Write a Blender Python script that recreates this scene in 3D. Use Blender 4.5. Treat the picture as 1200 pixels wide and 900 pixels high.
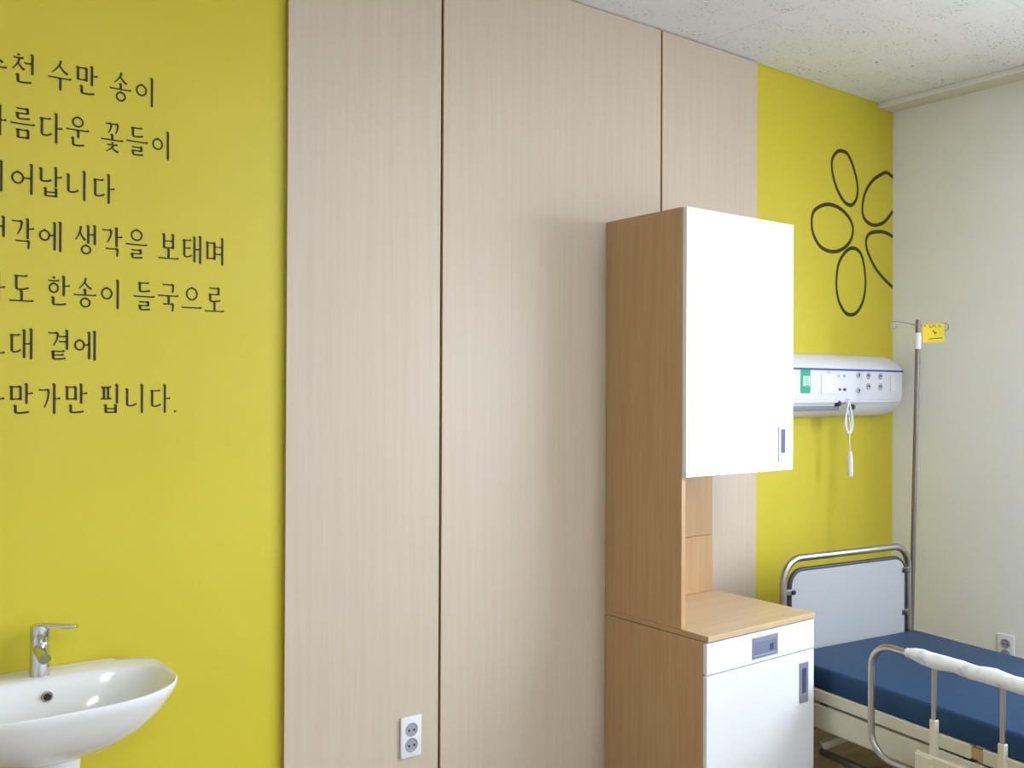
import bpy, bmesh, math, random
from mathutils import Vector, Matrix
random.seed(4)
for o in list(bpy.data.objects): bpy.data.objects.remove(o)
scn = bpy.context.scene
COL = scn.collection

# ------------------------------------------------------------------ camera
FPX, YAW, PITCH, ROLL = 1096.21, .6444, .0056, .0047
CAM = Vector((0, -2.4216, 1.4))
Fv = Vector((math.sin(YAW)*math.cos(PITCH), math.cos(YAW)*math.cos(PITCH), math.sin(PITCH)))
Rv = Vector((math.cos(YAW), -math.sin(YAW), 0)); Uv = Rv.cross(Fv)
R2 = Rv*math.cos(ROLL) + Uv*math.sin(ROLL); U2 = -Rv*math.sin(ROLL) + Uv*math.cos(ROLL)
cd = bpy.data.cameras.new('camera'); cam = bpy.data.objects.new('camera', cd); COL.objects.link(cam)
cd.sensor_fit = 'HORIZONTAL'; cd.sensor_width = 36; cd.lens = FPX/1200*36; cd.clip_start = .05
cam.matrix_world = Matrix(((R2.x, U2.x, -Fv.x, CAM.x), (R2.y, U2.y, -Fv.y, CAM.y), (R2.z, U2.z, -Fv.z, CAM.z), (0, 0, 0, 1)))
scn.camera = cam

def hit(x, y, p0, n):
    """photo pixel -> point where its ray meets the plane (p0, n)"""
    d = Fv + R2*((x-600)/FPX) - U2*((y-450)/FPX)
    p0 = Vector(p0); n = Vector(n)
    return CAM + d*((p0-CAM).dot(n)/d.dot(n))
def on_y(x, y, Y): return hit(x, y, (0, Y, 0), (0, 1, 0))

# ------------------------------------------------------------------ light
H = 2.719                      # ceiling height
XL, XR, YF = -2.0, 4.039, -4.4 # room extent (back wall is y = 0)
WY0, WY1, WZ0, WZ1 = -3.5, -1.3, .9, 2.25   # window in the right-hand wall, nearer than the frame shows
w = bpy.data.worlds.new('sky'); scn.world = w; w.use_nodes = True
wn = w.node_tree.nodes; wl = w.node_tree.links
bg = wn['Background']; bg.inputs['Strength'].default_value = 8.0
tcw = wn.new('ShaderNodeTexCoord'); sx = wn.new('ShaderNodeSeparateXYZ'); wl.new(tcw.outputs['Generated'], sx.inputs[0])
mr = wn.new('ShaderNodeMapRange'); mr.inputs['From Min'].default_value = -.06; mr.inputs['From Max'].default_value = .06; wl.new(sx.outputs['Z'], mr.inputs['Value'])
wr_ = wn.new('ShaderNodeValToRGB'); wl.new(mr.outputs[0], wr_.inputs['Fac']); wl.new(wr_.outputs[0], bg.inputs['Color'])
wr_.color_ramp.elements[0].color = (.50, .52, .55, 1)      # ground outside
wr_.color_ramp.elements[1].color = (.84, .945, 1.09, 1)      # overcast sky
ld = bpy.data.lights.new('window_daylight', 'AREA'); ld.shape = 'RECTANGLE'; ld.size = WY1-WY0; ld.size_y = WZ1-WZ0
ld.cycles.is_portal = True
lo = bpy.data.objects.new('window_daylight', ld); COL.objects.link(lo)
lo.location = (XR+.02, (WY0+WY1)/2, (WZ0+WZ1)/2); lo.rotation_euler = (math.radians(90), 0, math.radians(90))
vs = scn.view_settings; vs.view_transform = 'Standard'; vs.look = 'None'; vs.gamma = 1; vs.use_curve_mapping = False
vs.exposure = .84

# ------------------------------------------------------------------ materials
def lin(c): return c/12.92 if c <= .04045 else ((c+.055)/1.055)**2.4
def rgb(r, g, b): return (lin(r/255), lin(g/255), lin(b/255), 1)
MATS = {}
def mat(name, col, rough=.5, metal=0, spec=.5, coat=0):
    m = bpy.data.materials.new(name); m.use_nodes = True
    p = m.node_tree.nodes['Principled BSDF']
    p.inputs['Base Color'].default_value = col; p.inputs['Roughness'].default_value = rough
    p.inputs['Metallic'].default_value = metal; p.inputs['Specular IOR Level'].default_value = spec
    p.inputs['Coat Weight'].default_value = coat
    MATS[name] = m; return m
def noise_col(m, c1, c2, scale=(1, 1, 1), nscale=5, detail=4, lo=.35, hi=.65, bump=0, bdist=.001, rough=.5):
    nt = m.node_tree; N = nt.nodes; L = nt.links; p = N['Principled BSDF']
    tc = N.new('ShaderNodeTexCoord'); mp = N.new('ShaderNodeMapping'); mp.inputs['Scale'].default_value = scale
    no = N.new('ShaderNodeTexNoise'); no.inputs['Scale'].default_value = nscale; no.inputs['Detail'].default_value = detail; no.inputs['Roughness'].default_value = rough
    cr = N.new('ShaderNodeValToRGB'); cr.color_ramp.elements[0].position = lo; cr.color_ramp.elements[1].position = hi
    cr.color_ramp.elements[0].color = c1; cr.color_ramp.elements[1].color = c2
    L.new(tc.outputs['Object'], mp.inputs['Vector']); L.new(mp.outputs[0], no.inputs['Vector'])
    L.new(no.outputs['Fac'], cr.inputs['Fac']); L.new(cr.outputs['Color'], p.inputs['Base Color'])
    if bump:
        b = N.new('ShaderNodeBump'); b.inputs['Strength'].default_value = bump; b.inputs['Distance'].default_value = bdist
        L.new(no.outputs['Fac'], b.inputs['Height']); L.new(b.outputs[0], p.inputs['Normal'])
    return m
YEL = mat('yellow_paint', rgb(210, 194, 48), .42, spec=.55)
noise_col(YEL, rgb(207, 192, 44), rgb(211, 196, 50), nscale=2.5, bump=.05)
PANEL = mat('beige_wood_laminate', rgb(205, 188, 166), .42)
noise_col(PANEL, rgb(199, 184, 164), rgb(206, 192, 173), scale=(20, 20, .5), nscale=3, detail=6, lo=.3, hi=.7, rough=.65)
EDGE = mat('panel_edge', rgb(196, 158, 112), .6)
DARKWOOD = mat('dark_backing', rgb(62, 44, 30), .8)
OAK = mat('oak_laminate', rgb(190, 152, 108), .4)
noise_col(OAK, rgb(184, 145, 101), rgb(197, 160, 116), scale=(22, 22, .7), nscale=3, detail=6, lo=.3, hi=.7, rough=.65)
OAKTOP = mat('oak_counter', rgb(206, 178, 138), .35)
noise_col(OAKTOP, rgb(201, 172, 131), rgb(211, 184, 146), scale=(.8, 22, 22), nscale=3, detail=6, lo=.3, hi=.7)
WHITE = mat('white_laminate', rgb(236, 238, 240), .35)
WALLW = mat('offwhite_paint', rgb(238, 239, 238), .6)
noise_col(WALLW, rgb(237, 238, 237), rgb(240, 241, 240), nscale=3, bump=.04)
PORC = mat('white_porcelain', rgb(238, 239, 240), .12, coat=.4)
CHROME = mat('chrome', rgb(205, 207, 210), .14, 1)
STEEL = mat('brushed_steel', rgb(178, 174, 166), .3, 1)
GREYST = mat('grey_steel', rgb(130, 126, 118), .4, .8)
DARK = mat('dark_hole', rgb(35, 34, 38), .6)
INK = mat('brown_ink', rgb(58, 44, 14), .6)
ALU = mat('handle_aluminium', rgb(168, 172, 190), .35, .6)
ALU2 = mat('handle_inset', rgb(140, 144, 168), .4, .4)
SLOT = mat('handle_slot', rgb(78, 82, 110), .5, .3)
PLAST = mat('white_plastic', rgb(232, 233, 238), .35)
UNITW = mat('unit_white', rgb(226, 228, 236), .35)
PLASTG = mat('grey_plastic', rgb(178, 181, 190), .4)
BLUELINE = mat('blue_stripe', rgb(70, 72, 170), .4)
GREEN = mat('green_label', rgb(46, 168, 130), .5)
GREENL = mat('pale_green_label', rgb(196, 232, 222), .5)
CREAM = mat('cream_enamel', rgb(214, 207, 182), .4)
HBWHITE = mat('headboard_white', rgb(172, 174, 176), .4)
RUBBER = mat('dark_rubber', rgb(58, 58, 60), .6)
BLUE = mat('blue_vinyl', rgb(38, 76, 118), .5, spec=.3)
noise_col(BLUE, rgb(24, 58, 92), rgb(28, 64, 100), nscale=6, bump=.1, bdist=.004)
FOAM = mat('white_foam_wrap', rgb(226, 230, 230), .55)
noise_col(FOAM, rgb(205, 208, 206), rgb(232, 236, 236), nscale=28, lo=.3, hi=.5, bump=.5, bdist=.004)
TAGY = mat('yellow_card', rgb(232, 206, 40), .5)
BRASS = mat('brass_eyelet', rgb(190, 176, 130), .35, .8)
FLOOR = mat('brown_vinyl_floor', rgb(150, 132, 112), .7)
noise_col(FLOOR, rgb(152, 138, 121), rgb(170, 156, 139), scale=(1, 14, 1), nscale=3, detail=5)
# acoustic ceiling tile: pale grey with fine dark fissures
CEIL = mat('acoustic_tile', rgb(220, 220, 218), .85, spec=.2)
def ceil_nodes():
    nt = CEIL.node_tree; N = nt.nodes; L = nt.links; p = N['Principled BSDF']
    ge = N.new('ShaderNodeNewGeometry')
    mp = N.new('ShaderNodeMapping'); mp.inputs['Scale'].default_value = (1, 1.7, 1)
    L.new(ge.outputs['Position'], mp.inputs['Vector'])
    a = N.new('ShaderNodeTexNoise'); a.inputs['Scale'].default_value = 75; a.inputs['Detail'].default_value = 3; a.inputs['Roughness'].default_value = .6; a.inputs['Distortion'].default_value = .8
    b = N.new('ShaderNodeTexNoise'); b.inputs['Scale'].default_value = 9; b.inputs['Detail'].default_value = 2
    for n in (a, b): L.new(mp.outputs[0], n.inputs['Vector'])
    ra = N.new('ShaderNodeValToRGB'); ra.color_ramp.elements[0].position = .575; ra.color_ramp.elements[1].position = .68
    L.new(a.outputs['Fac'], ra.inputs['Fac'])
    rb = N.new('ShaderNodeValToRGB'); rb.color_ramp.elements[0].position = .38; rb.color_ramp.elements[1].position = .62
    L.new(b.outputs['Fac'], rb.inputs['Fac'])
    mu = N.new('ShaderNodeMath'); mu.operation = 'MULTIPLY'; L.new(ra.outputs[0], mu.inputs[0]); L.new(rb.outputs[0], mu.inputs[1])
    mx = N.new('ShaderNodeMix'); mx.data_type = 'RGBA'
    mx.inputs[6].default_value = rgb(230, 231, 231); mx.inputs[7].default_value = rgb(120, 116, 110)
    L.new(mu.outputs[0], mx.inputs[0]); L.new(mx.outputs[2], p.inputs['Base Color'])
    iv = N.new('ShaderNodeMath'); iv.operation = 'SUBTRACT'; iv.inputs[0].default_value = 1; L.new(mu.outputs[0], iv.inputs[1])
    bu = N.new('ShaderNodeBump'); bu.inputs['Strength'].default_value = .5; bu.inputs['Distance'].default_value = .002
    L.new(iv.outputs[0], bu.inputs['Height']); L.new(bu.outputs[0], p.inputs['Normal'])
ceil_nodes()

# ------------------------------------------------------------------ mesh helpers
def BM(): return bmesh.new()
def obj(name, bm, m, parent=None, smooth=False, loc=None):
    bmesh.ops.recalc_face_normals(bm, faces=bm.faces)
    me = bpy.data.meshes.new(name); bm.to_mesh(me); bm.free()
    for mm in (m if isinstance(m, (list, tuple)) else [m]): me.materials.append(mm)
    if smooth:
        for p in me.polygons: p.use_smooth = True
        try: me.set_sharp_from_angle(angle=math.radians(40))
        except Exception: pass
    o = bpy.data.objects.new(name, me); COL.objects.link(o)
    if parent: o.parent = parent
    if loc: o.location = loc
    return o
def box(bm, x0, x1, y0, y1, z0, z1, bev=0, seg=2):
    r = bmesh.ops.create_cube(bm, size=1)['verts']
    for v in r:
        v.co = Vector(((x0+x1)/2+v.co.x*(x1-x0), (y0+y1)/2+v.co.y*(y1-y0), (z0+z1)/2+v.co.z*(z1-z0)))
    if bev:
        es = list({e for v in r for e in v.link_edges})
        bmesh.ops.bevel(bm, geom=es, offset=bev, segments=seg, affect='EDGES', profile=.5)
    return bm
def tube(bm, pts, r, n=10, closed=False, cap=True):
    """r: number or list"""
    pts = [Vector(p) for p in pts]; k = len(pts)
    rings = []; prev = None
    for i, p in enumerate(pts):
        if closed: t = (pts[(i+1) % k]-pts[i-1]).normalized()
        else: t = (pts[min(i+1, k-1)]-pts[max(i-1, 0)]).normalized()
        if prev is None:
            a = Vector((0, 0, 1)) if abs(t.z) < .9 else Vector((1, 0, 0))
            s = t.cross(a).normalized()
        else:
            s = (prev - t*prev.dot(t)).normalized()
        prev = s; u = t.cross(s)
        rr = r[i] if isinstance(r, (list, tuple)) else r
        rings.append([bm.verts.new(p+(s*math.cos(2*math.pi*j/n)+u*math.sin(2*math.pi*j/n))*rr) for j in range(n)])
    m = k if closed else k-1
    for i in range(m):
        A = rings[i]; B = rings[(i+1) % k]
        for j in range(n): bm.faces.new((A[j], A[(j+1) % n], B[(j+1) % n], B[j]))
    if cap and not closed:
        bm.faces.new(rings[0]); bm.faces.new(rings[-1])
    return bm
def arc_path(corners, r, n=8):
    """polyline with rounded corners"""
    P = [Vector(c) for c in corners]; out = [P[0]]
    for i in range(1, len(P)-1):
        a = (P[i-1]-P[i]).normalized(); b = (P[i+1]-P[i]).normalized()
        A = P[i]+a*r; B = P[i]+b*r; c = A+B-P[i]
        for j in range(n+1):
            th = math.pi/2*j/n
            out.append(c + (A-c)*math.cos(th) + (B-c)*math.sin(th))
    out.append(P[-1]); return out
def lathe(bm, prof, cx=0, cy=0, n=24, axis='z', base=0):
    rings = []
    for r, z in prof:
        ring = []
        for j in range(n):
            c, s = math.cos(2*math.pi*j/n)*r, math.sin(2*math.pi*j/n)*r
            if axis == 'z': co = (cx+c, cy+s, base+z)
            elif axis == 'y': co = (cx+c, base+z, cy+s)
            else: co = (base+z, cx+c, cy+s)
            ring.append(bm.verts.new(co))
        rings.append(ring)
    for a, b in zip(rings, rings[1:]):
        for j in range(n): bm.faces.new((a[j], a[(j+1) % n], b[(j+1) % n], b[j]))
    bm.faces.new(rings[0]); bm.faces.new(rings[-1]); return bm
def prism(bm, poly, d0, d1, plane='xz'):
    """poly in plane coordinates, extruded along the remaining axis"""
    def P(a, b, d): return {'xz': (a, d, b), 'yz': (d, a, b), 'xy': (a, b, d)}[plane]
    A = [bm.verts.new(P(a, b, d0)) for a, b in poly]; B = [bm.verts.new(P(a, b, d1)) for a, b in poly]
    n = len(poly); bm.faces.new(A); bm.faces.new(B)
    for i in range(n): bm.faces.new((A[i], A[(i+1) % n], B[(i+1) % n], B[i]))
    return bm
def rrect(x0, x1, y0, y1, r, n=6):
    out = []
    for cx, cy, a0 in ((x1-r, y1-r, 0), (x0+r, y1-r, 90), (x0+r, y0+r, 180), (x1-r, y0+r, 270)):
        for j in range(n+1):
            t = math.radians(a0+90*j/n); out.append((cx+r*math.cos(t), cy+r*math.sin(t)))
    return out
def empty(name, label, cat, loc=(0, 0, 0), rz=0, group=None):
    o = bpy.data.objects.new(name, None); COL.objects.link(o); o.location = loc; o.rotation_euler = (0, 0, rz)
    o.empty_display_size = .1
    return tag(o, label, cat, group)
def tag(o, label, cat, group=None):
    o['label'] = label; o['category'] = cat
    if group: o['group'] = group
    return o
def struct(name, bm, m, parent=None):
    o = obj(name, bm, m, parent)
    if parent is None: o['kind'] = 'structure'
    return o
def local(bm, root):
    """shift a mesh written in room coordinates into the frame of an unrotated root"""
    bmesh.ops.translate(bm, vec=-Vector(root.location), verts=bm.verts); return bm
def part(name, bm, m, root, smooth=False, sub=None):
    base = root
    return obj(name, local(bm, base), m, sub or root, smooth)

# ------------------------------------------------------------------ room shell
T = .15
struct('added_baseboard_back', box(BM(), XL, XR, -.008, -.0005, .001, .1), DARKWOOD)  # unseen, added dark to cut yellow bounce below the bed
fl = struct('floor', box(BM(), XL, XR, YF, 0, -T, 0), FLOOR); fl['label'] = 'brown wood-look floor under the bed'
wb = struct('wall_back', box(BM(), XL-T, XR+T, 0, T, 0, H+.2), YEL); wb['label'] = 'bright yellow painted back wall with beige wood panels'
bm = BM()
box(bm, XR, XR+T, WY1, 0, 0, H+.2); box(bm, XR, XR+T, YF-T, WY0, 0, H+.2)
box(bm, XR, XR+T, WY0, WY1, 0, WZ0); box(bm, XR, XR+T, WY0, WY1, WZ1, H+.2)
wr = struct('wall_right', bm, WALLW); wr['label'] = 'plain off-white side wall beside the bed'
struct('wall_left', box(BM(), XL-T, XL, YF-T, 0, 0, H+.2), WALLW)
struct('wall_front', box(BM(), XL, XR, YF-T, YF, 0, H+.2), WALLW)
bm = BM(); fw = .05
box(bm, XR+.05, XR+.11, WY0, WY1, WZ0, WZ0+fw); box(bm, XR+.05, XR+.11, WY0, WY1, WZ1-fw, WZ1)
for y in (WY0, (WY0+WY1)/2-fw/2, WY1-fw): box(bm, XR+.05, XR+.11, y, y+fw, WZ0+fw, WZ1-fw)
struct('window_1', bm, PLAST)
# ceiling: slab with acoustic tiles hung under it, real hairline joints
TX1 = 3.915                       # tiles stop at the perimeter strip
ce = struct('ceiling', box(BM(), XL, XR, YF, 0, H+.012, H+.2), CEIL); ce['label'] = 'white acoustic tile ceiling with fine dark flecks'
tw, td, gap = .6, .3, .0008
tile = None; x1 = TX1-.004; row = 0
y = -.004
while y-td > YF-.3:
    x = x1
    while x-tw > XL-.6:
        a, b = max(x-tw, XL+.001), max(y-td, YF+.001)
        full = a == x-tw and b == y-td
        if full and tile is not None:
            o = bpy.data.objects.new('ceiling_tile', tile); COL.objects.link(o); o.parent = ce
        else:
            bm = BM(); box(bm, -(x-a)+gap, -gap, -(y-b)+gap, -gap, 0, .012)
            o = obj('ceiling_tile', bm, CEIL, ce)
            if full: tile = o.data
        o.location = (x, y, H)
        x -= tw
    y -= td
struct('trim_2', box(BM(), TX1+.012, XR-.0005, YF+.001, -.0005, H-.0185, H+.011), mat('soffit_painted_shade', rgb(220, 216, 200), .7))['label'] = 'strip between ceiling edge and white wall, its shade painted in as beige'  # underside shade is put into the colour: darker beige than the wall
tr = struct('trim_1', box(BM(), TX1, TX1+.0115, YF+.001, -.0005, H-.02, H+.011, .0015, 1), WALLW)
tr['label'] = 'pale ceiling edge strip along the white wall'

LAMPW = mat('lamp_diffuser', (1, 1, 1, 1), .5)
LAMPW.node_tree.nodes['Principled BSDF'].inputs['Emission Color'].default_value = (.88, .95, 1.04, 1)
LAMPW.node_tree.nodes['Principled BSDF'].inputs['Emission Strength'].default_value = 16.0
for lx, ly, ll in ((.3, -3.6, 'white rectangular ceiling lamp nearer the sink side'), (2.4, -2.3, 'added white ceiling lamp nearer the window, brightening the right wall')):  # the second lamp is added to brighten the right wall
    lamp = empty('ceiling_lamp', ll, 'lamp', (lx, ly, H), 0, 'ceiling lamps')
    obj('housing', box(BM(), -.17, .17, -.62, .62, -.03, -.001, .004, 1), PLAST, lamp)
    obj('diffuser', box(BM(), -.15, .15, -.60, .60, -.036, -.0305), LAMPW, lamp)

# wood panels on the back wall
PY = -.018
px0 = on_y(335.5, 450, PY).x; s1 = on_y(516.8, 450, PY).x; s2 = on_y(774.8, 300, PY).x; px1 = on_y(886.5, 450, PY).x
obj('backing_board', box(BM(), px0+.004, px1-.004, -.008, -.0003, .101, H-.001), DARKWOOD, wb)
for a, b in ((px0, s1-.0045), (s1+.0045, s2-.0045), (s2+.0045, px1)):
    bm = box(BM(), a, b, PY, -.0085, .001, H-.004, .0008, 1)
    for f in bm.faces:
        f.material_index = 1 if f.calc_center_median().x < a+.0006 else 0
    bmesh.ops.recalc_face_normals(bm, faces=bm.faces)
    obj('wood_panel', bm, [PANEL, EDGE], wb)

# ------------------------------------------------------------------ hangul lettering, built from brush-like strokes
def stroke(pts, w0, w1=None, wm=None): return ('s', pts, w0, w1 if w1 is not None else w0)
def Vv(x, y0, y1): return [('v', x, y0, y1)]          # upright with a flag at the top
def Hh(x0, x1, y): return [('h', x0, x1, y)]          # thin level stroke with a swelling end
def ring(cx, cy, rx, ry): return [('o', cx, cy, rx, ry)]
def siot(t, b): return [('s', [(.54, t), (.42, t-.45*(t-b)), (.02, b)], 1.1, .45), ('s', [(.47, t-.38*(t-b)), (.7, b+.25*(t-b)), (.98, b+.02)], .6, 1.15)]
CONS = {
 'g': [('h', .08, .86, .9), ('s', [(.84, .92), (.8, .5), (.5, .06)], 1.1, .5)],
 'gs': [('h', .06, .9, .86), ('s', [(.88, .9), (.88, .4), (.84, .02)], 1.1, .8)],
 'gg': [('h', .02, .42, .9), ('s', [(.42, .92), (.38, .5), (.2, .08)], 1, .5), ('h', .52, .92, .9), ('s', [(.92, .92), (.9, .5), (.76, .08)], 1, .5)],
 'n': [('v', .12, .98, .16), ('s', [(.1, .17), (.5, .13), (.98, .24)], .8, .9)],
 'd': [('h', .1, .88, .88), ('v', .15, .9, .14), ('s', [(.13, .13), (.5, .1), (.96, .2)], .75, .9)],
 'r': [('h', .08, .88, .93), ('v', .83, .94, .52), ('h', .1, .85, .52), ('v', .14, .53, .1), ('s', [(.12, .09), (.5, .07), (.98, .14)], .75, .9)],
 'm': [('v', .14, .95, .06), ('v', .86, .93, .04), ('h', .14, .88, .9), ('h', .14, .86, .1)],
 'b': [('v', .14, .98, .06), ('v', .84, .98, .04), ('h', .14, .84, .52), ('h', .14, .84, .1)],
 's': siot(.98, .04),
 'ng': ring(.5, .5, .44, .46),
 'ch': [('s', [(.4, 1.02), (.58, .93)], .7, 1.1), ('h', .1, .9, .76)] + siot(.74, .0),
 't': [('h', .1, .9, .93), ('h', .14, .84, .52), ('v', .14, .94, .12), ('s', [(.12, .11), (.5, .08), (.96, .17)], .75, .9)],
 'p': [('h', .06, .94, .9), ('h', .04, .96, .1), ('v', .32, .88, .12), ('v', .68, .88, .12)],
 'h': [('s', [(.4, 1.03), (.6, .95)], .7, 1.1), ('h', .06, .94, .78)] + ring(.5, .3, .36, .3),
}
VOW = {  # in the vowel's own box
 'a': [('v', .45, 1, 0), ('h', .45, 1.0, .5)], 'eo': [('v', .75, 1, 0), ('h', .05, .75, .52)], 'i': [('v', .6, 1, 0)],
 'ae': [('v', .3, .96, .04), ('v', .85, 1, 0), ('h', .3, .85, .5)], 'e': [('v', .45, .96, .04), ('v', .9, 1, 0), ('h', .0, .45, .52)],
 'yeo': [('v', .78, 1, 0), ('h', .05, .78, .66), ('h', .05, .78, .4)],
 'u': [('h', 0, 1, .72), ('v', .52, .72, .0)], 'o': [('h', 0, 1, .18), ('v', .5, .95, .2)], 'eu': [('h', 0, 1, .5)]}
def syl(c, v, f=None):
    out = []
    def put(strokes, x0, y0, x1, y1):
        for s in strokes: out.append((s, x0, y0, x1, y1))
    if v in ('u', 'o', 'eu'):
        cc = 'gs' if c == 'g' else c
        if f is None:
            if v == 'eu': put(CONS[cc], .2, .38, .8, .98); put(VOW[v], 0, .0, 1, .36)
            elif v == 'u': put(CONS[cc], .14, .54, .86, 1); put(VOW[v], 0, .0, 1, .56)
            else: put(CONS[cc], .18, .42, .82, .98); put(VOW[v], 0, .02, 1, .46)
        else:
            if v == 'u': put(CONS[cc], .2, .66, .8, 1); put(VOW[v], 0, .3, 1, .66)
            elif v == 'o': put(CONS[cc], .2, .6, .8, 1); put(VOW[v], 0, .36, 1, .62)
            else: put(CONS[cc], .2, .62, .8, 1); put(VOW[v], 0, .36, 1, .6)
            put(CONS['gs' if f == 'g' else f], .22, 0, .8, .31)
    else:
        wide = v in ('ae', 'e')
        xs = .5 if wide else .56
        if f is None: put(CONS[c], .04, .16, xs, .86); put(VOW[v], xs-.04, 0, 1, 1)
        else:
            put(CONS[c], .04, .44, xs, .94); put(VOW[v], xs-.04, .34, 1, 1)
            put(CONS['gs' if f == 'g' else f], .2, 0, .86, .3)
    return out
GW, GH, LW = .050, .071, .0050     # glyph box and pen width in metres
def add_glyph(bm, strokes, X, Z, y0, y1):
    def ext(poly): prism(bm, poly, y0, y1)
    for (s, a, b, c, d) in strokes:
        def M(x, z): return (X+(a+x*(c-a))*GW, Z+(b+z*(d-b))*GH)
        k = s[0]
        if k == 'v':
            (xa, za), (_, zb) = M(s[1], s[2]), M(s[1], s[3]); w = LW*.56
            ext([(xa-w*1.9, za-.0005), (xa-w*.2, za+.0015), (xa+w, za-.001), (xa+w, zb+.001), (xa+w*.2, zb-.0015), (xa-w, zb+.001), (xa-w, za-LW*.9)])
        elif k == 'h':
            (xa, za), (xb, _) = M(s[1], s[3]), M(s[2], s[3]); w = LW*.34
            ext([(xa-.0008, za+w*1.6), (xa+LW*.6, za+w), (xb-LW*1.3, za+w), (xb-LW*.3, za+w*2.3), (xb+.0012, za), (xb-LW*.5, za-w), (xa, za-w)])
        elif k == 's':
            P = [Vector(M(*p)) for p in s[1]]
            Q = []
            if len(P) == 2: Q = [P[0].lerp(P[1], i/4) for i in range(5)]
            else: Q = [P[0]*(1-t)**2 + (P[1]*2-(P[0]+P[2])*.5)*2*t*(1-t) + P[2]*t*t for t in [i/8 for i in range(9)]]
            Lf, Rt = [], []
            for i, q in enumerate(Q):
                t = (Q[min(i+1, len(Q)-1)]-Q[max(i-1, 0)]).normalized(); n = Vector((-t.y, t.x))
                wd = LW*.5*(s[2]+(s[3]-s[2])*i/(len(Q)-1)); Lf.append(q+n*wd); Rt.append(q-n*wd)
            for i in range(len(Q)-1): ext([tuple(Lf[i]), tuple(Lf[i+1]), tuple(Rt[i+1]), tuple(Rt[i])])
        elif k == 'o':
            (xa, za), (xb, zb) = M(s[1]-s[3], s[2]-s[4]), M(s[1]+s[3], s[2]+s[4])
            cx, cz, rx, rz = (xa+xb)/2, (za+zb)/2, (xb-xa)/2, (zb-za)/2
            rx, rz = min(rx, rz*1.0), min(rz, rx*1.12); n = 20
            for i in range(n):
                t0, t1 = 2*math.pi*i/n, 2*math.pi*(i+1)/n
                def R(t, o): return (cx+(rx+o)*math.cos(t), cz+(rz+o*1.0)*math.sin(t))
                w_ = LW*.42
                ext([R(t0, w_), R(t1, w_), R(t1, -w_), R(t0, -w_)])
            ext([(cx-.001, cz+rz+LW*.9), (cx+.0015, cz+rz+LW*.6), (cx+.001, cz+rz-.001), (cx-.001, cz+rz-.001)])
LINES = [
 [('s', 'u'), ('ch', 'eo', 'n'), 0, ('s', 'u'), ('m', 'a', 'n'), 0, ('s', 'o', 'ng'), ('ng', 'i')],
 [('ng', 'a'), ('r', 'eu', 'm'), ('d', 'a'), ('ng', 'u', 'n'), 0, ('gg', 'o', 'ch'), ('d', 'eu', 'r'), ('ng', 'i')],
 [('p', 'i'), ('ng', 'eo'), ('n', 'a', 'b'), ('n', 'i'), ('d', 'a')],
 [('s', 'ae', 'ng'), ('g', 'a', 'g'), ('ng', 'e'), 0, ('s', 'ae', 'ng'), ('g', 'a', 'g'), ('ng', 'eu', 'r'), 0, ('b', 'o'), ('t', 'ae'), ('m', 'yeo')],
 [('n', 'a'), ('d', 'o'), 0, ('h', 'a', 'n'), ('s', 'o', 'ng'), ('ng', 'i'), 0, ('d', 'eu', 'r'), ('g', 'u', 'g'), ('ng', 'eu'), ('r', 'o')],
 [('g', 'eu'), ('d', 'ae'), 0, ('g', 'yeo', 't'), ('ng', 'e')],
 [('g', 'a'), ('m', 'a', 'n'), ('g', 'a'), ('m', 'a', 'n'), 0, ('p', 'i', 'b'), ('n', 'i'), ('d', 'a'), 1]]
let = empty('wall_lettering', 'seven lines of dark brown Korean lettering on the yellow wall above the sink', 'lettering', (.309, -.0002, 1.33))
for i, line in enumerate(LINES):
    X = .309; Z = 2.141-.1281*i-GH/2
    tl = bpy.data.objects.new('text_line', None); COL.objects.link(tl); tl.parent = let; tl.empty_display_size = .05
    for s in line:
        if s == 0: X += .019; continue
        bm = BM()
        if s == 1: prism(bm, [(X+.004*math.cos(t*.7854)*.8+.003, Z+.003+.004*math.sin(t*.7854)*.8) for t in range(8)], -.0012, -.0003)
        else: add_glyph(bm, syl(*s), X, Z, -.0012, -.0003)
        X += .0592; part('letter', bm, INK, let, False, tl)

# ------------------------------------------------------------------ flower outline on the yellow wall
PET = [[(3.56, 2.408), (3.597, 2.448), (3.642, 2.457), (3.681, 2.446), (3.727, 2.386), (3.753, 2.311), (3.74, 2.255), (3.701, 2.226), (3.649, 2.237), (3.598, 2.283), (3.563, 2.349)],
 [(4.036, 2.398), (3.99, 2.412), (3.951, 2.402), (3.868, 2.357), (3.807, 2.287), (3.79, 2.208), (3.821, 2.169), (3.882, 2.157), (3.952, 2.174), (4.0, 2.205), (4.036, 2.240)],
 [(3.517, 2.207), (3.605, 2.205), (3.682, 2.173), (3.718, 2.123), (3.695, 2.064), (3.631, 2.022), (3.555, 2.006), (3.481, 2.019), (3.432, 2.06), (3.414, 2.113), (3.432, 2.17)],
 [(4.036, 2.120), (3.99, 2.131), (3.938, 2.133), (3.855, 2.118), (3.821, 2.084), (3.83, 2.036), (3.89, 1.966), (3.967, 1.917), (4.036, 1.885)],
 [(3.728, 2.037), (3.67, 2.02), (3.612, 1.962), (3.594, 1.878), (3.607, 1.804), (3.651, 1.752), (3.697, 1.738), (3.749, 1.752), (3.796, 1.804), (3.816, 1.875), (3.808, 1.952), (3.781, 2.015)]]
fld = empty('flower_decal', 'dark brown outline of a five-petal flower on the yellow wall near the corner', 'wall decal', (3.72, -.0002, 1.73))
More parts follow.
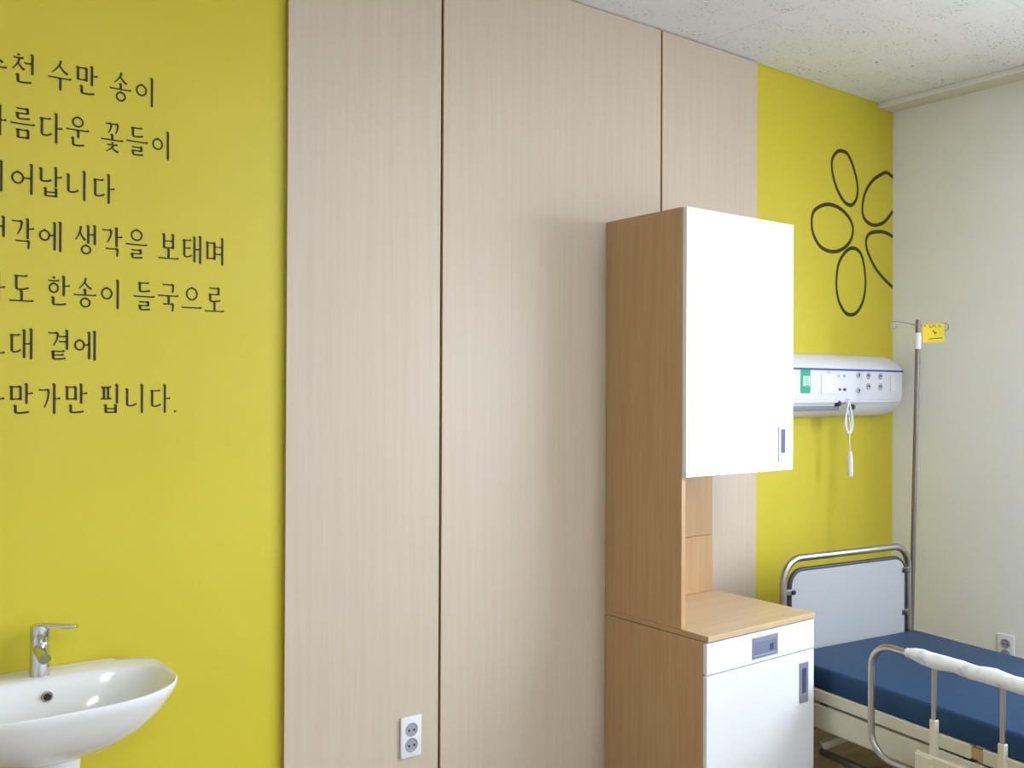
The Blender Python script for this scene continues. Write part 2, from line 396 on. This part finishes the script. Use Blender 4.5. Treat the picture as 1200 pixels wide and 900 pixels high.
for P in PET:
    P = [Vector(p) for p in P]; closed = P[0].x < 4.03; k = len(P); Q = []
    for i in range(k if closed else k-1):
        g = lambda j: P[j % k] if closed else P[max(0, min(k-1, j))]
        a, b, c, d = g(i-1), g(i), g(i+1), g(i+2)
        for s in range(5):
            t = s/5
            Q.append(.5*((2*b)+(c-a)*t+(2*a-5*b+4*c-d)*t*t+(3*b-a-3*c+d)*t**3))
    if not closed: Q.append(P[-1])
    bm = BM(); n = len(Q); rows = []
    for i, q in enumerate(Q):
        t = (Q[(i+1) % n]-Q[i-1]) if closed else (Q[min(i+1, n-1)]-Q[max(i-1, 0)])
        t.normalize(); nn = Vector((-t.y, t.x)); wd = .0064+.0018*abs(t.x)
        r_ = []
        for sg in (1, -1):
            e = q+nn*wd*sg; x = min(e.x, XR-.001)
            r_ += [bm.verts.new((x, -.0003, e.y)), bm.verts.new((x, -.0014, e.y))]
        rows.append(r_)
    for i in range(n if closed else n-1):
        A, B = rows[i], rows[(i+1) % n]
        for u, v in ((1, 3), (3, 2), (2, 0), (0, 1)): bm.faces.new((A[u], A[v], B[v], B[u]))
    part('petal_outline', bm, INK, fld)

# ------------------------------------------------------------------ wash basin
CX = .43
sink = empty('wash_basin', 'white porcelain wash basin with a chrome mixer tap under the lettering', 'sink', (CX, -.19, 0))
def rim_outline(n=64, sx=1., dy0=-.001, dy1=-.374, cx=CX):
    """D-shaped plan: flat at the wall, bulging to the front"""
    out = []
    hw = .257*sx; ym = dy0+(dy1-dy0)*.50
    for i in range(n):
        t = 2*math.pi*i/n; c, s = math.cos(t), math.sin(t)
        e = .42 if s > 0 else .86
        x = cx+hw*math.copysign(abs(c)**(.72 if s < 0 else .62), c)*(1 if s < 0 else 1-.12*abs(s)**3)
        y = ym+((dy0-ym) if s > 0 else (ym-dy1))*math.copysign(abs(s)**(e), s)
        out.append((x, y))
    return out
bm = BM(); N_ = 64; rings = []
def add_ring(sx, d0, d1, z, cx=CX, tilt=0):
    pts = rim_outline(N_, sx, d0, d1, cx)
    rings.append([bm.verts.new((x, y, z+tilt*(y+.19))) for x, y in pts]); return rings[-1]
# outside, bottom -> rim, then inside rim -> bowl bottom
add_ring(.22, -.06, -.20, .588); add_ring(.40, -.03, -.245, .596); add_ring(.60, -.015, -.288, .618); add_ring(.78, -.006, -.326, .650); add_ring(.91, -.001, -.352, .688)
add_ring(.975, -.001, -.367, .717); add_ring(1., -.001, -.374, .732); add_ring(.997, -.001, -.3735, .7385); add_ring(.985, -.004, -.370, .741)
add_ring(.972, -.03, -.366, .740); add_ring(.945, -.078, -.360, .7385); add_ring(.935, -.084, -.357, .735); add_ring(.915, -.088, -.352, .728); add_ring(.80, -.096, -.330, .695); add_ring(.64, -.106, -.308, .655); add_ring(.46, -.125, -.285, .632); add_ring(.2, -.165, -.24, .625)
for A, B in zip(rings, rings[1:]):
    for j in range(N_): bm.faces.new((A[j], A[(j+1) % N_], B[(j+1) % N_], B[j]))
bm.faces.new(rings[0]); bm.faces.new(rings[-1])
part('basin', bm, PORC, sink, True)
bm = BM()
prof = [(.07, .001), (.066, .1), (.064, .3), (.066, .47), (.072, .56), (.080, .605)]
rr = []
for r, z in prof:
    rr.append([bm.verts.new((CX+r*math.cos(2*math.pi*j/28), -.12+r*.9*math.sin(2*math.pi*j/28), z)) for j in range(28)])
for A, B in zip(rr, rr[1:]):
    for j in range(28): bm.faces.new((A[j], A[(j+1) % 28], B[(j+1) % 28], B[j]))
bm.faces.new(rr[0]); bm.faces.new(rr[-1])
part('pedestal', bm, PORC, sink, True)
ovx = CX+.005
part('overflow_ring', lathe(BM(), [(.0085, -.004), (.012, -.004), (.0125, -.0095), (.0085, -.0105)], ovx, .700, 20, 'y', -.0905), CHROME, sink, True)
part('overflow_hole', lathe(BM(), [(.008, -.002), (.008, -.0085)], ovx, .700, 16, 'y', -.0945), DARK, sink)
part('drain', lathe(BM(), [(.026, 0), (.026, .004), (.02, .006)], CX, -.203, 24, 'z', .624), CHROME, sink, True)
FX, FY = .428, -.052
fa = part('tap', lathe(BM(), [(.0225, 0), (.0215, .004), (.021, .076), (.020, .0785), (.021, .081), (.021, .112), (.0195, .1165), (.012, .118)], FX, FY, 28, 'z', .737), CHROME, sink, True)
bm = BM(); tube(bm, [(FX, FY-.01, .800), (FX-.001, FY-.035, .799), (FX-.002, FY-.055, .796), (FX-.003, FY-.072, .792)], [.0165, .016, .015, .013], 16)
part('spout', bm, CHROME, sink, True, fa)
bm = BM(); box(bm, FX-.004, FX+.090, FY-.011, FY+.011, .848, .8565, .003, 2)
for v in bm.verts:
    if v.co.x > FX+.03: v.co.y = FY+(v.co.y-FY)*.75
bmesh.ops.rotate(bm, cent=(FX, FY, 0), matrix=Matrix.Rotation(math.radians(-42), 3, 'Z'), verts=bm.verts)
part('lever', bm, CHROME, sink, True, fa)

# ------------------------------------------------------------------ power outlets
def outlet(label, c, normal):
    """plate 70 x 120 mm at wall point c; normal '-y' or '-x'"""
    o = empty('power_outlet', label, 'outlet', c, 0 if normal == '-y' else math.radians(-90), 'white wall outlets')
    bm = BM(); box(bm, -.035, .035, -.010, -.0003, -.06, .06, .003, 2)
    obj('plate', bm, PLAST, o, True)
    for z in (.0215, -.0235):
        bm = BM(); lathe(bm, [(.0205, 0), (.0205, -.0118), (.0188, -.0122), (.0165, -.0102)], 0, z, 24, 'y', 0)
        s = obj('socket', bm, mat('socket_grey', rgb(158, 160, 168), .45), o, True)
        bm = BM()
        for dx in (-.0085, .0085): lathe(bm, [(.0036, -.0098), (.0036, -.0108)], dx, z-.002, 10, 'y', 0)
        obj('pin_holes', bm, DARK, s)
    return o
p = on_y(480.3, 862.3, PY)
outlet('white double power outlet low on the beige wood panel', (p.x, PY, p.z), '-y')
outlet('white double power outlet on the off-white wall behind the blue mattress', (XR, -.5215, .318), '-x')

# ------------------------------------------------------------------ tall bedside cabinet: base unit with a hutch on it
X0, X1 = 2.213, 2.759
YB = PY-.002
DU, DD = -.374, -.392            # hutch side front, door front
DL, DF, DC = -.464, -.480, -.484 # base side front, fronts, counter front
ZC0, ZC1 = .621, .641
ZT, ZD = 1.982, 1.123
t = .018
bc = empty('base_cabinet', 'oak and white base cabinet with a drawer and door beside the bed', 'cabinet', ((X0+X1)/2, (YB+DL)/2, 0))
part('side_panel', box(BM(), X0, X0+t, DL, YB, .001, ZC0, .0006, 1), OAK, bc)
part('side_panel', box(BM(), X1-t, X1, DL, YB, .001, ZC0, .0006, 1), OAK, bc)
part('back_panel', box(BM(), X0+t, X1-t, YB-.008, YB, .05, ZC0), OAK, bc)
part('bottom_panel', box(BM(), X0+t, X1-t, DL+.002, YB-.008, .06, .078), OAK, bc)
part('plinth', box(BM(), X0+t, X1-t, DL+.03, DL+.045, .001, .06), OAK, bc)
bm = box(BM(), X0+.002, X1+.002, DC, YB, ZC0+.0015, ZC1, .0015, 1)
for f in bm.faces: f.material_index = 1 if f.calc_center_median().x < X0+.003 else 0
part('counter_top', bm, [OAKTOP, OAK], bc)
dr = part('drawer', box(BM(), X0+.001, X1-.001, DF, DL-.0006, .5205, ZC0-.003, .0015, 2), WHITE, bc)
ldr = part('door', box(BM(), X0+.001, X1-.001, DF, DL-.0006, .065, .517, .0015, 2), WHITE, bc)
def pull(root, parent, pix, Y, fr, dp=.003):
    """flush pull: metal frame with a sunken slot, from its pixel corners on the front plane"""
    a = on_y(pix[0], pix[1], Y); b = on_y(pix[2], pix[3], Y)
    x0, x1 = min(a.x, b.x), max(a.x, b.x); z0, z1 = min(a.z, b.z), max(a.z, b.z)
    bm = BM()
    box(bm, x0, x1, Y-dp, Y-.0002, z1-fr[3], z1, .0008, 1); box(bm, x0, x1, Y-dp, Y-.0002, z0, z0+fr[2], .0008, 1)
    box(bm, x0, x0+fr[0], Y-dp, Y-.0002, z0+fr[2], z1-fr[3], .0008, 1); box(bm, x1-fr[1], x1, Y-dp, Y-.0002, z0+fr[2], z1-fr[3], .0008, 1)
    h = part('handle', bm, ALU, root, False, parent)
    h['label'] = 'flush silver handle'
    part_slot = BM(); box(part_slot, x0+fr[0], x1-fr[1], Y-.0008, Y-.0002, z0+fr[2], z1-fr[3])
    return h, part_slot
h, sb = pull(bc, dr, (881.5, 756.8-8.6, 911, 756.8+8.6), DF, (.008, .010, .010, .018)); part('handle_slot', sb, ALU2, bc, False, dr)
a = on_y(904, 757, DF); part('handle_catch', box(BM(), a.x-.010, a.x+.010, DF-.002, DF-.0009, a.z-.011, a.z+.011, .0005, 1), SLOT, bc, False, dr)
h, sb = pull(bc, ldr, (936.5, 777.5, 946.5, 821.5), DF, (.013, .013, .03, .02)); part('handle_slot', sb, SLOT, bc, False, ldr)
hu = empty('hutch_cabinet', 'tall oak hutch with a blank white door standing on the base cabinet', 'cabinet', ((X0+X1)/2, (YB+DU)/2, ZC1))
ZH = ZC1+.0005
part('side_panel', box(BM(), X0, X0+t, DU, YB, ZH, ZT, .001, 1), OAK, hu)
part('side_panel', box(BM(), X1-t, X1, DU, YB, ZD, ZT, .001, 1), OAK, hu)
part('top_panel', box(BM(), X0+t, X1-t, DU, YB, ZT-t, ZT, .001, 1), OAK, hu)
part('bottom_panel', box(BM(), X0+t, X1-t, DU, YB, ZD+.003, ZD+.003+t), OAK, hu)
zs = on_y(820, 628, YB-.02).z
part('back_panel', box(BM(), X0+t, X1-.0005, YB-.006, YB, ZH, ZT-t), OAK, hu)
part('back_panel', box(BM(), X0+t, X1-.016, YB-.022, YB-.0065, ZH, zs, .001, 1), OAK, hu)
ud = part('door', box(BM(), X0+.0005, X1-.0005, DD, DU-.0006, ZD, ZT-.001, .0015, 2), WHITE, hu)
h, sb = pull(hu, ud, (912, 500, 921.5, 541), DD, (.012, .012, .032, .010)); part('handle_slot', sb, SLOT, hu, False, ud)

# ------------------------------------------------------------------ bed-head service unit
UX0, UX1 = 2.80, 3.955
UY = -.11
un_ = empty('bedhead_unit', 'white wall-mounted bedhead service unit with a blue stripe and sockets', 'medical unit', ((UX0+UX1)/2, 0, 1.29))
prof = [(-.0005, 1.556), (-.02, 1.556), (-.05, 1.546), (-.08, 1.528), (-.1, 1.508), (UY, 1.495), (UY, 1.366), (UY+.004, 1.352), (UY+.016, 1.332), (UY+.04, 1.308), (UY+.075, 1.291), (-.0005, 1.286)]
bm = BM(); prism(bm, prof, UX0, UX1-.04, 'yz')
part('body', bm, UNITW, un_, True)
bm = BM(); rings_ = []
for j in range(7):
    th = math.pi/2*j/6; k_ = 1-.16*(1-math.cos(th)); x = UX1-.04+.04*math.sin(th)
    rings_.append([bm.verts.new((x, a*k_ if a < -.001 else a, 1.425+(b-1.425)*(1-(.07 if b > 1.425 else .34)*(1-math.cos(th))))) for a, b in prof])
for A, B in zip(rings_, rings_[1:]):
    for j in range(len(prof)): bm.faces.new((A[j], A[(j+1) % len(prof)], B[(j+1) % len(prof)], B[j]))
bm.faces.new(rings_[-1]); bm.faces.new(rings_[0])
part('end_cap', bm, UNITW, un_, True)
part('stripe', box(BM(), UX0+.001, UX1-.012, UY-.0016, UY+.0002, 1.4845, 1.4925), BLUELINE, un_)
part('bumper_rail', box(BM(), UX0+.001, UX1-.045, UY-.004, UY+.0002, 1.350, 1.363, .004, 2), UNITW, un_)
part('cable_channel', box(BM(), UX0+.05, 3.47, -.101, -.085, 1.318, 1.336, .004, 2), mat('channel_grey', rgb(128, 132, 140), .5), un_)
def ur(x0, y0, x1, y1, d0=.002): # rect on the unit's front from pixels
    a = on_y(x0, y0, UY); b = on_y(x1, y1, UY); return box(BM(), a.x, b.x, UY-d0, UY-.0001, min(a.z, b.z), max(a.z, b.z), min(.0008, d0*.3), 1)
lab = part('label', ur(938, 432.5, 949.5, 461, .0012), GREEN, un_); lab['label'] = 'green and white sticker'
part('label_field', ur(941, 440.5, 949, 452.5, .0016), GREENL, un_, False, lab)
for y_ in (442.5, 445.5, 448.5, 451): part('label_print', ur(943.5, y_, 948, y_+1.0, .0019), GREEN, un_, False, lab)
part('service_plate', ur(962, 438, 983.5, 461.5, .003), PLAST, un_)
part('switch', ur(1043, 440, 1049.5, 459, .004), PLAST, un_)
part('name_plate', ur(969, 435.6, 973, 437.0, .0015), PLASTG, un_)
for x_, y_, r_ in ((1005.5, 439.5, .008), (1005.5, 457.5, .008)):
    p = on_y(x_, y_, UY)
    gs = part('gas_port', lathe(BM(), [(r_*1.5, -.0001), (r_*1.5, -.004), (r_, -.006)], p.x, p.z, 16, 'y', UY), PLASTG, un_, True)
    part('port_hole', lathe(BM(), [(r_*.6, -.005), (r_*.6, -.0066)], p.x, p.z, 12, 'y', UY), DARK, un_, False, gs)
for x_, y_ in ((1017.5, 440.5), (1031.5, 441), (1017.5, 453), (1031.5, 453.5)):
    p = on_y(x_, y_, UY)
    so = part('socket', lathe(BM(), [(.015, -.0001), (.015, -.002), (.0135, -.003), (.0125, -.0015)], p.x, p.z, 20, 'y', UY), PLASTG, un_, True)
    b_ = BM()
    for dx in (-.006, .006): lathe(b_, [(.0034, -.001), (.0034, -.0034)], p.x+dx, p.z+.002, 8, 'y', UY)
    part('pin_holes', b_, DARK, un_, False, so)
for x_, y_ in ((983.5, 456.5), (989.5, 456.5), (982, 440.5), (989, 440.5)):
    p = on_y(x_, y_, UY)
    part('jack', box(BM(), p.x-.008, p.x+.008, UY-.004, UY-.0001, p.z-.005, p.z+.005, .001, 1), RUBBER if y_ > 450 else PLASTG, un_)
part('cord_hook', lathe(BM(), [(.012, -.0), (.012, -.02), (.008, -.024)], on_y(987.5, 473, UY-.02).x, on_y(987.5, 473, UY-.02).z, 14, 'y', -.096), RUBBER, un_, True)
part('cord_hook', lathe(BM(), [(.012, -.0), (.012, -.02), (.008, -.024)], on_y(1004, 477, UY-.02).x, on_y(1004, 477, UY-.02).z, 14, 'y', -.094), RUBBER, un_, True)

# nurse-call pear hanging from it: bundled white cord + push button
CYY = -.125
def cp(x, y, yy=CYY): return on_y(x, y, yy)
cb = empty('call_button', 'white nurse call button hanging on a looped cord below the bedhead unit', 'call button', (cp(996, 530).x, CYY, cp(996, 558).z))
bm = BM(); pts = []
for i in range(97):
    u = i/96*4*2*math.pi
    amp = 6.0+1.4*math.sin(i*.31)
    pts.append(cp(995+amp*math.sin(u)*(.55+.45*math.cos(u)*-1), 488-19*math.cos(u)+1.5*math.sin(i*.2), CYY-.006*math.cos(u*.5)))
tube(bm, pts, .0032, 6)
part('cord_bundle', bm, PLAST, cb, True)
part('cord_tie', tube(BM(), [cp(990.5, 487), cp(994, 488, CYY-.012), cp(999.5, 486.5), cp(995, 486, CYY+.012)], .0035, 6, True), PLASTG, cb, True)
part('cord', tube(BM(), [cp(992, 466, UY), cp(994, 480), cp(996.5, 500), cp(995.5, 515), cp(996, 530)], .0026, 6), PLAST, cb, True)
a, b = cp(996, 530), cp(996.2, 558)
L_ = a.z-b.z
part('button_body', lathe(BM(), [(.006, L_+.004), (.0085, L_), (.0115, L_*.75), (.0125, L_*.2), (.0125, .006), (.010, 0)], b.x, CYY, 16, 'z', b.z), PLAST, cb, True)

# ------------------------------------------------------------------ hospital bed (local x across the bed, -y towards the foot)
PHI = .133
bed = empty('hospital_bed', 'cream hospital bed with a steel-tube headboard and side rail in the corner', 'bed', (2.842, -.26, 0), -PHI)
eu = Vector((math.cos(PHI), -math.sin(PHI), 0)); ew = Vector((-math.sin(PHI), -math.cos(PHI), 0)); B0 = Vector((2.842, -.26, 0))
W_ = .735; LB = 1.92
def bp(u, w, z): return (u, -w, z)
def bb(bm, u0, u1, w0, w1, z0, z1, bev=0): return box(bm, u0, u1, -w1, -w0, z0, z1, bev)
# headboard
hf = obj('headboard_frame', tube(BM(), arc_path([bp(.034, 0, .20), bp(.034, 0, .776), bp(.726, 0, .776), bp(.726, 0, .20)], .085, 10), .0135, 14), STEEL, bed, True)
obj('headboard_panel', prism(BM(), rrect(.070, .694, .375, .728, .055, 8), -.008, .008, 'xz'), HBWHITE, bed)
obj('panel_edging', tube(BM(), [(x, 0, z) for x, z in rrect(.067, .697, .372, .731, .058, 8)], .0095, 8, True), RUBBER, bed, True)
for u, z in ((.058, .655), (.704, .681), (.704, .512), (.058, .50)):
    s = 1 if u < .3 else -1
    c = obj('panel_clamp', bb(BM(), min(u-s*.022, u+s*.022), max(u-s*.022, u+s*.022), -.014, .014, z-.011, z+.011, .003), GREYST, bed)
    obj('clamp_screw', lathe(BM(), [(.0085, 0), (.0085, -.006), (.005, -.009)], u+s*.014, z, 12, 'y', -.014), RUBBER, c, True)
# footboard (mostly out of view)
obj('footboard_frame', tube(BM(), arc_path([bp(.034, LB+.03, .20), bp(.034, LB+.03, .66), bp(.71, LB+.03, .66), bp(.71, LB+.03, .20)], .085, 8), .0135, 12), STEEL, bed, True)
obj('footboard_panel', prism(BM(), rrect(.070, .674, .36, .62, .05, 6), -LB-.038, -LB-.022, 'xz'), HBWHITE, bed)
# sprung deck frame, two sections with the hinge gap, and the main beam below
for u0, u1 in ((.0, .032), (W_-.032, W_)):
    obj('deck_rail', bb(BM(), u0, u1, .03, .775, .317, .360, .004), CREAM, bed)
    obj('deck_rail', bb(BM(), u0, u1, .815, LB, .317, .360, .004), CREAM, bed)
    obj('hinge_plate', bb(BM(), u0+.010, u1-.010, .765, .825, .317, .352, .002), EDGE, bed)
    obj('main_beam', bb(BM(), u0+.002, u1-.002, .012, LB+.028, .222, .308, .006), CREAM, bed)
for i in range(10):
    w_ = .10+i*.19
    obj('deck_slat', bb(BM(), .032, W_-.032, w_, w_+.05, .335, .356, .003), CREAM, bed)
for w_ in (.20, .75, 1.3, 1.75): obj('spacer', bb(BM(), .008, W_-.008, w_, w_+.03, .306, .319), RUBBER, bed)
obj('cross_beam', bb(BM(), .03, W_-.03, .012, .05, .222, .30, .004), CREAM, bed)
obj('cross_beam', bb(BM(), .03, W_-.03, LB-.02, LB+.02, .222, .30, .004), CREAM, bed)
for u in (.03, W_-.03):
    for w_ in (.05, LB-.03):
        lg = obj('leg', bb(BM(), u-.018, u+.018, w_-.018, w_+.018, .09, .225, .004), CREAM, bed)
        c = obj('caster_fork', bb(BM(), u-.016, u+.016, w_-.02, w_+.02, .052, .092, .003), GREYST, lg)
        obj('caster_wheel', lathe(BM(), [(.028, -.011), (.035, -.008), (.035, .008), (.028, .011)], -w_, .0352, 20, 'x', u), RUBBER, lg, True)
# lifting strut under the head end
obj('lift_strut', tube(BM(), [bp(.06, .16, .14), bp(.30, .30, .25)], .017, 8), CREAM, bed, True)
obj('lift_strut', tube(BM(), [bp(.06, .16, .12), bp(.06, 1.0, .12)], .014, 8), GREYST, bed, True)
# near side rail
RU = -.052
rl = obj('side_rail', tube(BM(), arc_path([bp(RU, .70, .236), bp(RU, .466, .236), bp(RU, .466, .594), bp(RU, 1.40, .594), bp(RU, 1.40, .236), bp(RU, .70, .236)], .078, 9), .0108, 12), STEEL, bed, True)
fp = []; fr_ = []
for i in range(29):
    s = i/28; fp.append(bp(RU, .600+.74*s, .594+.002*math.sin(i*1.3)))
    fr_.append(.0165 if i in (0, 28) else 0.0225 + .0012*math.sin(i*1.9)+.0012*math.sin(i*.7))
fr_[0] = .014; fr_[1] = .0185
obj('foam_sleeve', tube(BM(), fp, fr_, 14), FOAM, rl, True)
for w_ in (.694, .911, 1.128):
    obj('rail_bar', tube(BM(), [bp(RU, w_, .59), bp(RU, w_, .40)], .0078, 10), STEEL, bed, True)
    obj('bar_socket', bb(BM(), RU-.010, RU+.010, w_-.010, w_+.010, .26, .418, .003), CREAM, bed)
obj('rail_mount', bb(BM(), RU-.016, .004, .64, 1.25, .228, .312, .005), CREAM, bed)
obj('rail_mount_cap', bb(BM(), RU-.020, RU+.004, .64, .70, .232, .306, .004), CREAM, bed)
# mattress lies on it
mt = empty('mattress', 'blue vinyl mattress lying on the cream hospital bed', 'mattress', B0+Vector((0, 0, .3605)), -PHI)
bm = BM(); box(bm, .002, .742, -1.89, -.018, 0, .078, .012, 4)
obj('cover', bm, BLUE, mt, True)
obj('eyelet', lathe(BM(), [(.004, 0), (.0085, -.001), (.0085, -.003), (.004, -.004)], -.965, .040, 14, 'x', .0035), BRASS, mt, True)

# ------------------------------------------------------------------ drip stand fixed at the bed's head corner
WP = -.04
def bpix(x, y, w_=WP):
    return hit(x, y, B0+ew*w_, ew)
ptop = bpix(1076, 375); plow = bpix(1068, 735)
dirp = (ptop-plow).normalized()
pbot = plow - dirp*((plow.z-.16)/dirp.z)
iv = empty('drip_stand', 'thin steel drip stand with two hook arms rising from the bed corner', 'drip stand', pbot)
def along(z): return plow + dirp*((z-plow.z)/dirp.z)
zA, zB = bpix(1075.5, 408).z, bpix(1075.5, 390).z
part('pole', tube(BM(), [pbot, along(zA)], .0098, 12), GREYST, iv, True)
part('collar', tube(BM(), [along(zA-.004), along(zA+.004), along(zB-.004), along(zB)], [.012, .0135, .0135, .011], 14), PLAST, iv, True)
part('upper_rod', tube(BM(), [along(zB), along(ptop.z)], .0105, 12), GREYST, iv, True)
bm = BM(); br = along(.27)
tube(bm, [B0+eu*.7405+ew*.0+Vector((0, 0, .27)), br], .010, 8)
part('mounting_bracket', bm, GREYST, iv, True)
def ringpts(x, y, r, w_=WP, n=20, a0=0, a1=2*math.pi): return [bpix(x+r*math.cos(a0+(a1-a0)*i/n), y-r*1.0*math.sin(a0+(a1-a0)*i/n), w_) for i in range(n+1)]
hk = tube(BM(), [bpix(1075, 381.5), bpix(1062, 378.5), bpix(1053, 376.8)] + ringpts(1047, 381, 4.3, WP, 22, math.radians(75), math.radians(75+350)), .0028, 8)
part('hook_arm', hk, STEEL, iv, True)
hk = tube(BM(), [bpix(1076, 382), bpix(1090, 381.5), bpix(1101, 380)] + ringpts(1107, 383, 4.6, WP, 22, math.radians(120), math.radians(120-350)), .0030, 8)
part('hook_arm', hk, STEEL, iv, True)
# yellow card hanging from the right-hand hook
WT = WP+.006
tc_ = [bpix(x, y, WT) for x, y in ((1081, 380.5), (1106.5, 379), (1106.5, 400.8), (1081, 401.5))]
card = empty('yellow_card', 'small yellow notice card hanging on the drip stand hook', 'card', (tc_[3]+tc_[2])/2)
def quad_slab(q, d0, d1):
    bm = BM(); A = [bm.verts.new(p+ew*d0) for p in q]; Bq = [bm.verts.new(p+ew*d1) for p in q]
    bm.faces.new(A); bm.faces.new(Bq)
    for i in range(4): bm.faces.new((A[i], A[(i+1) % 4], Bq[(i+1) % 4], Bq[i]))
    return bm
part('card_sheet', quad_slab(tc_, 0, .0012), TAGY, card)
def cardmark(x0, y0, x1, y1, th):
    a = bpix(x0, y0, WT); b = bpix(x1, y1, WT); t_ = (b-a).normalized(); n_ = t_.cross(ew)*th/2
    return quad_slab([a+n_, b+n_, b-n_, a-n_], .0013, .0018)
for i, (x0, y0, x1, y1, th) in enumerate([(1082.5, 381.5, 1085, 382.8, .007), (1088, 381, 1090, 384, .006), (1090.5, 384, 1094, 381, .006), (1094.5, 381, 1096.5, 384, .006), (1099, 382.5, 1102.5, 382, .006),
        (1093, 387, 1095.5, 391, .0055), (1095.5, 391.5, 1096.8, 389, .0045), (1088, 397.2, 1104, 395.8, .003)]):
    part('printed_mark', cardmark(x0, y0, x1, y1, th), mat('orange_print', rgb(190, 130, 40)) if i == 0 else (MATS['orange_print'] if i < 5 else INK), card)
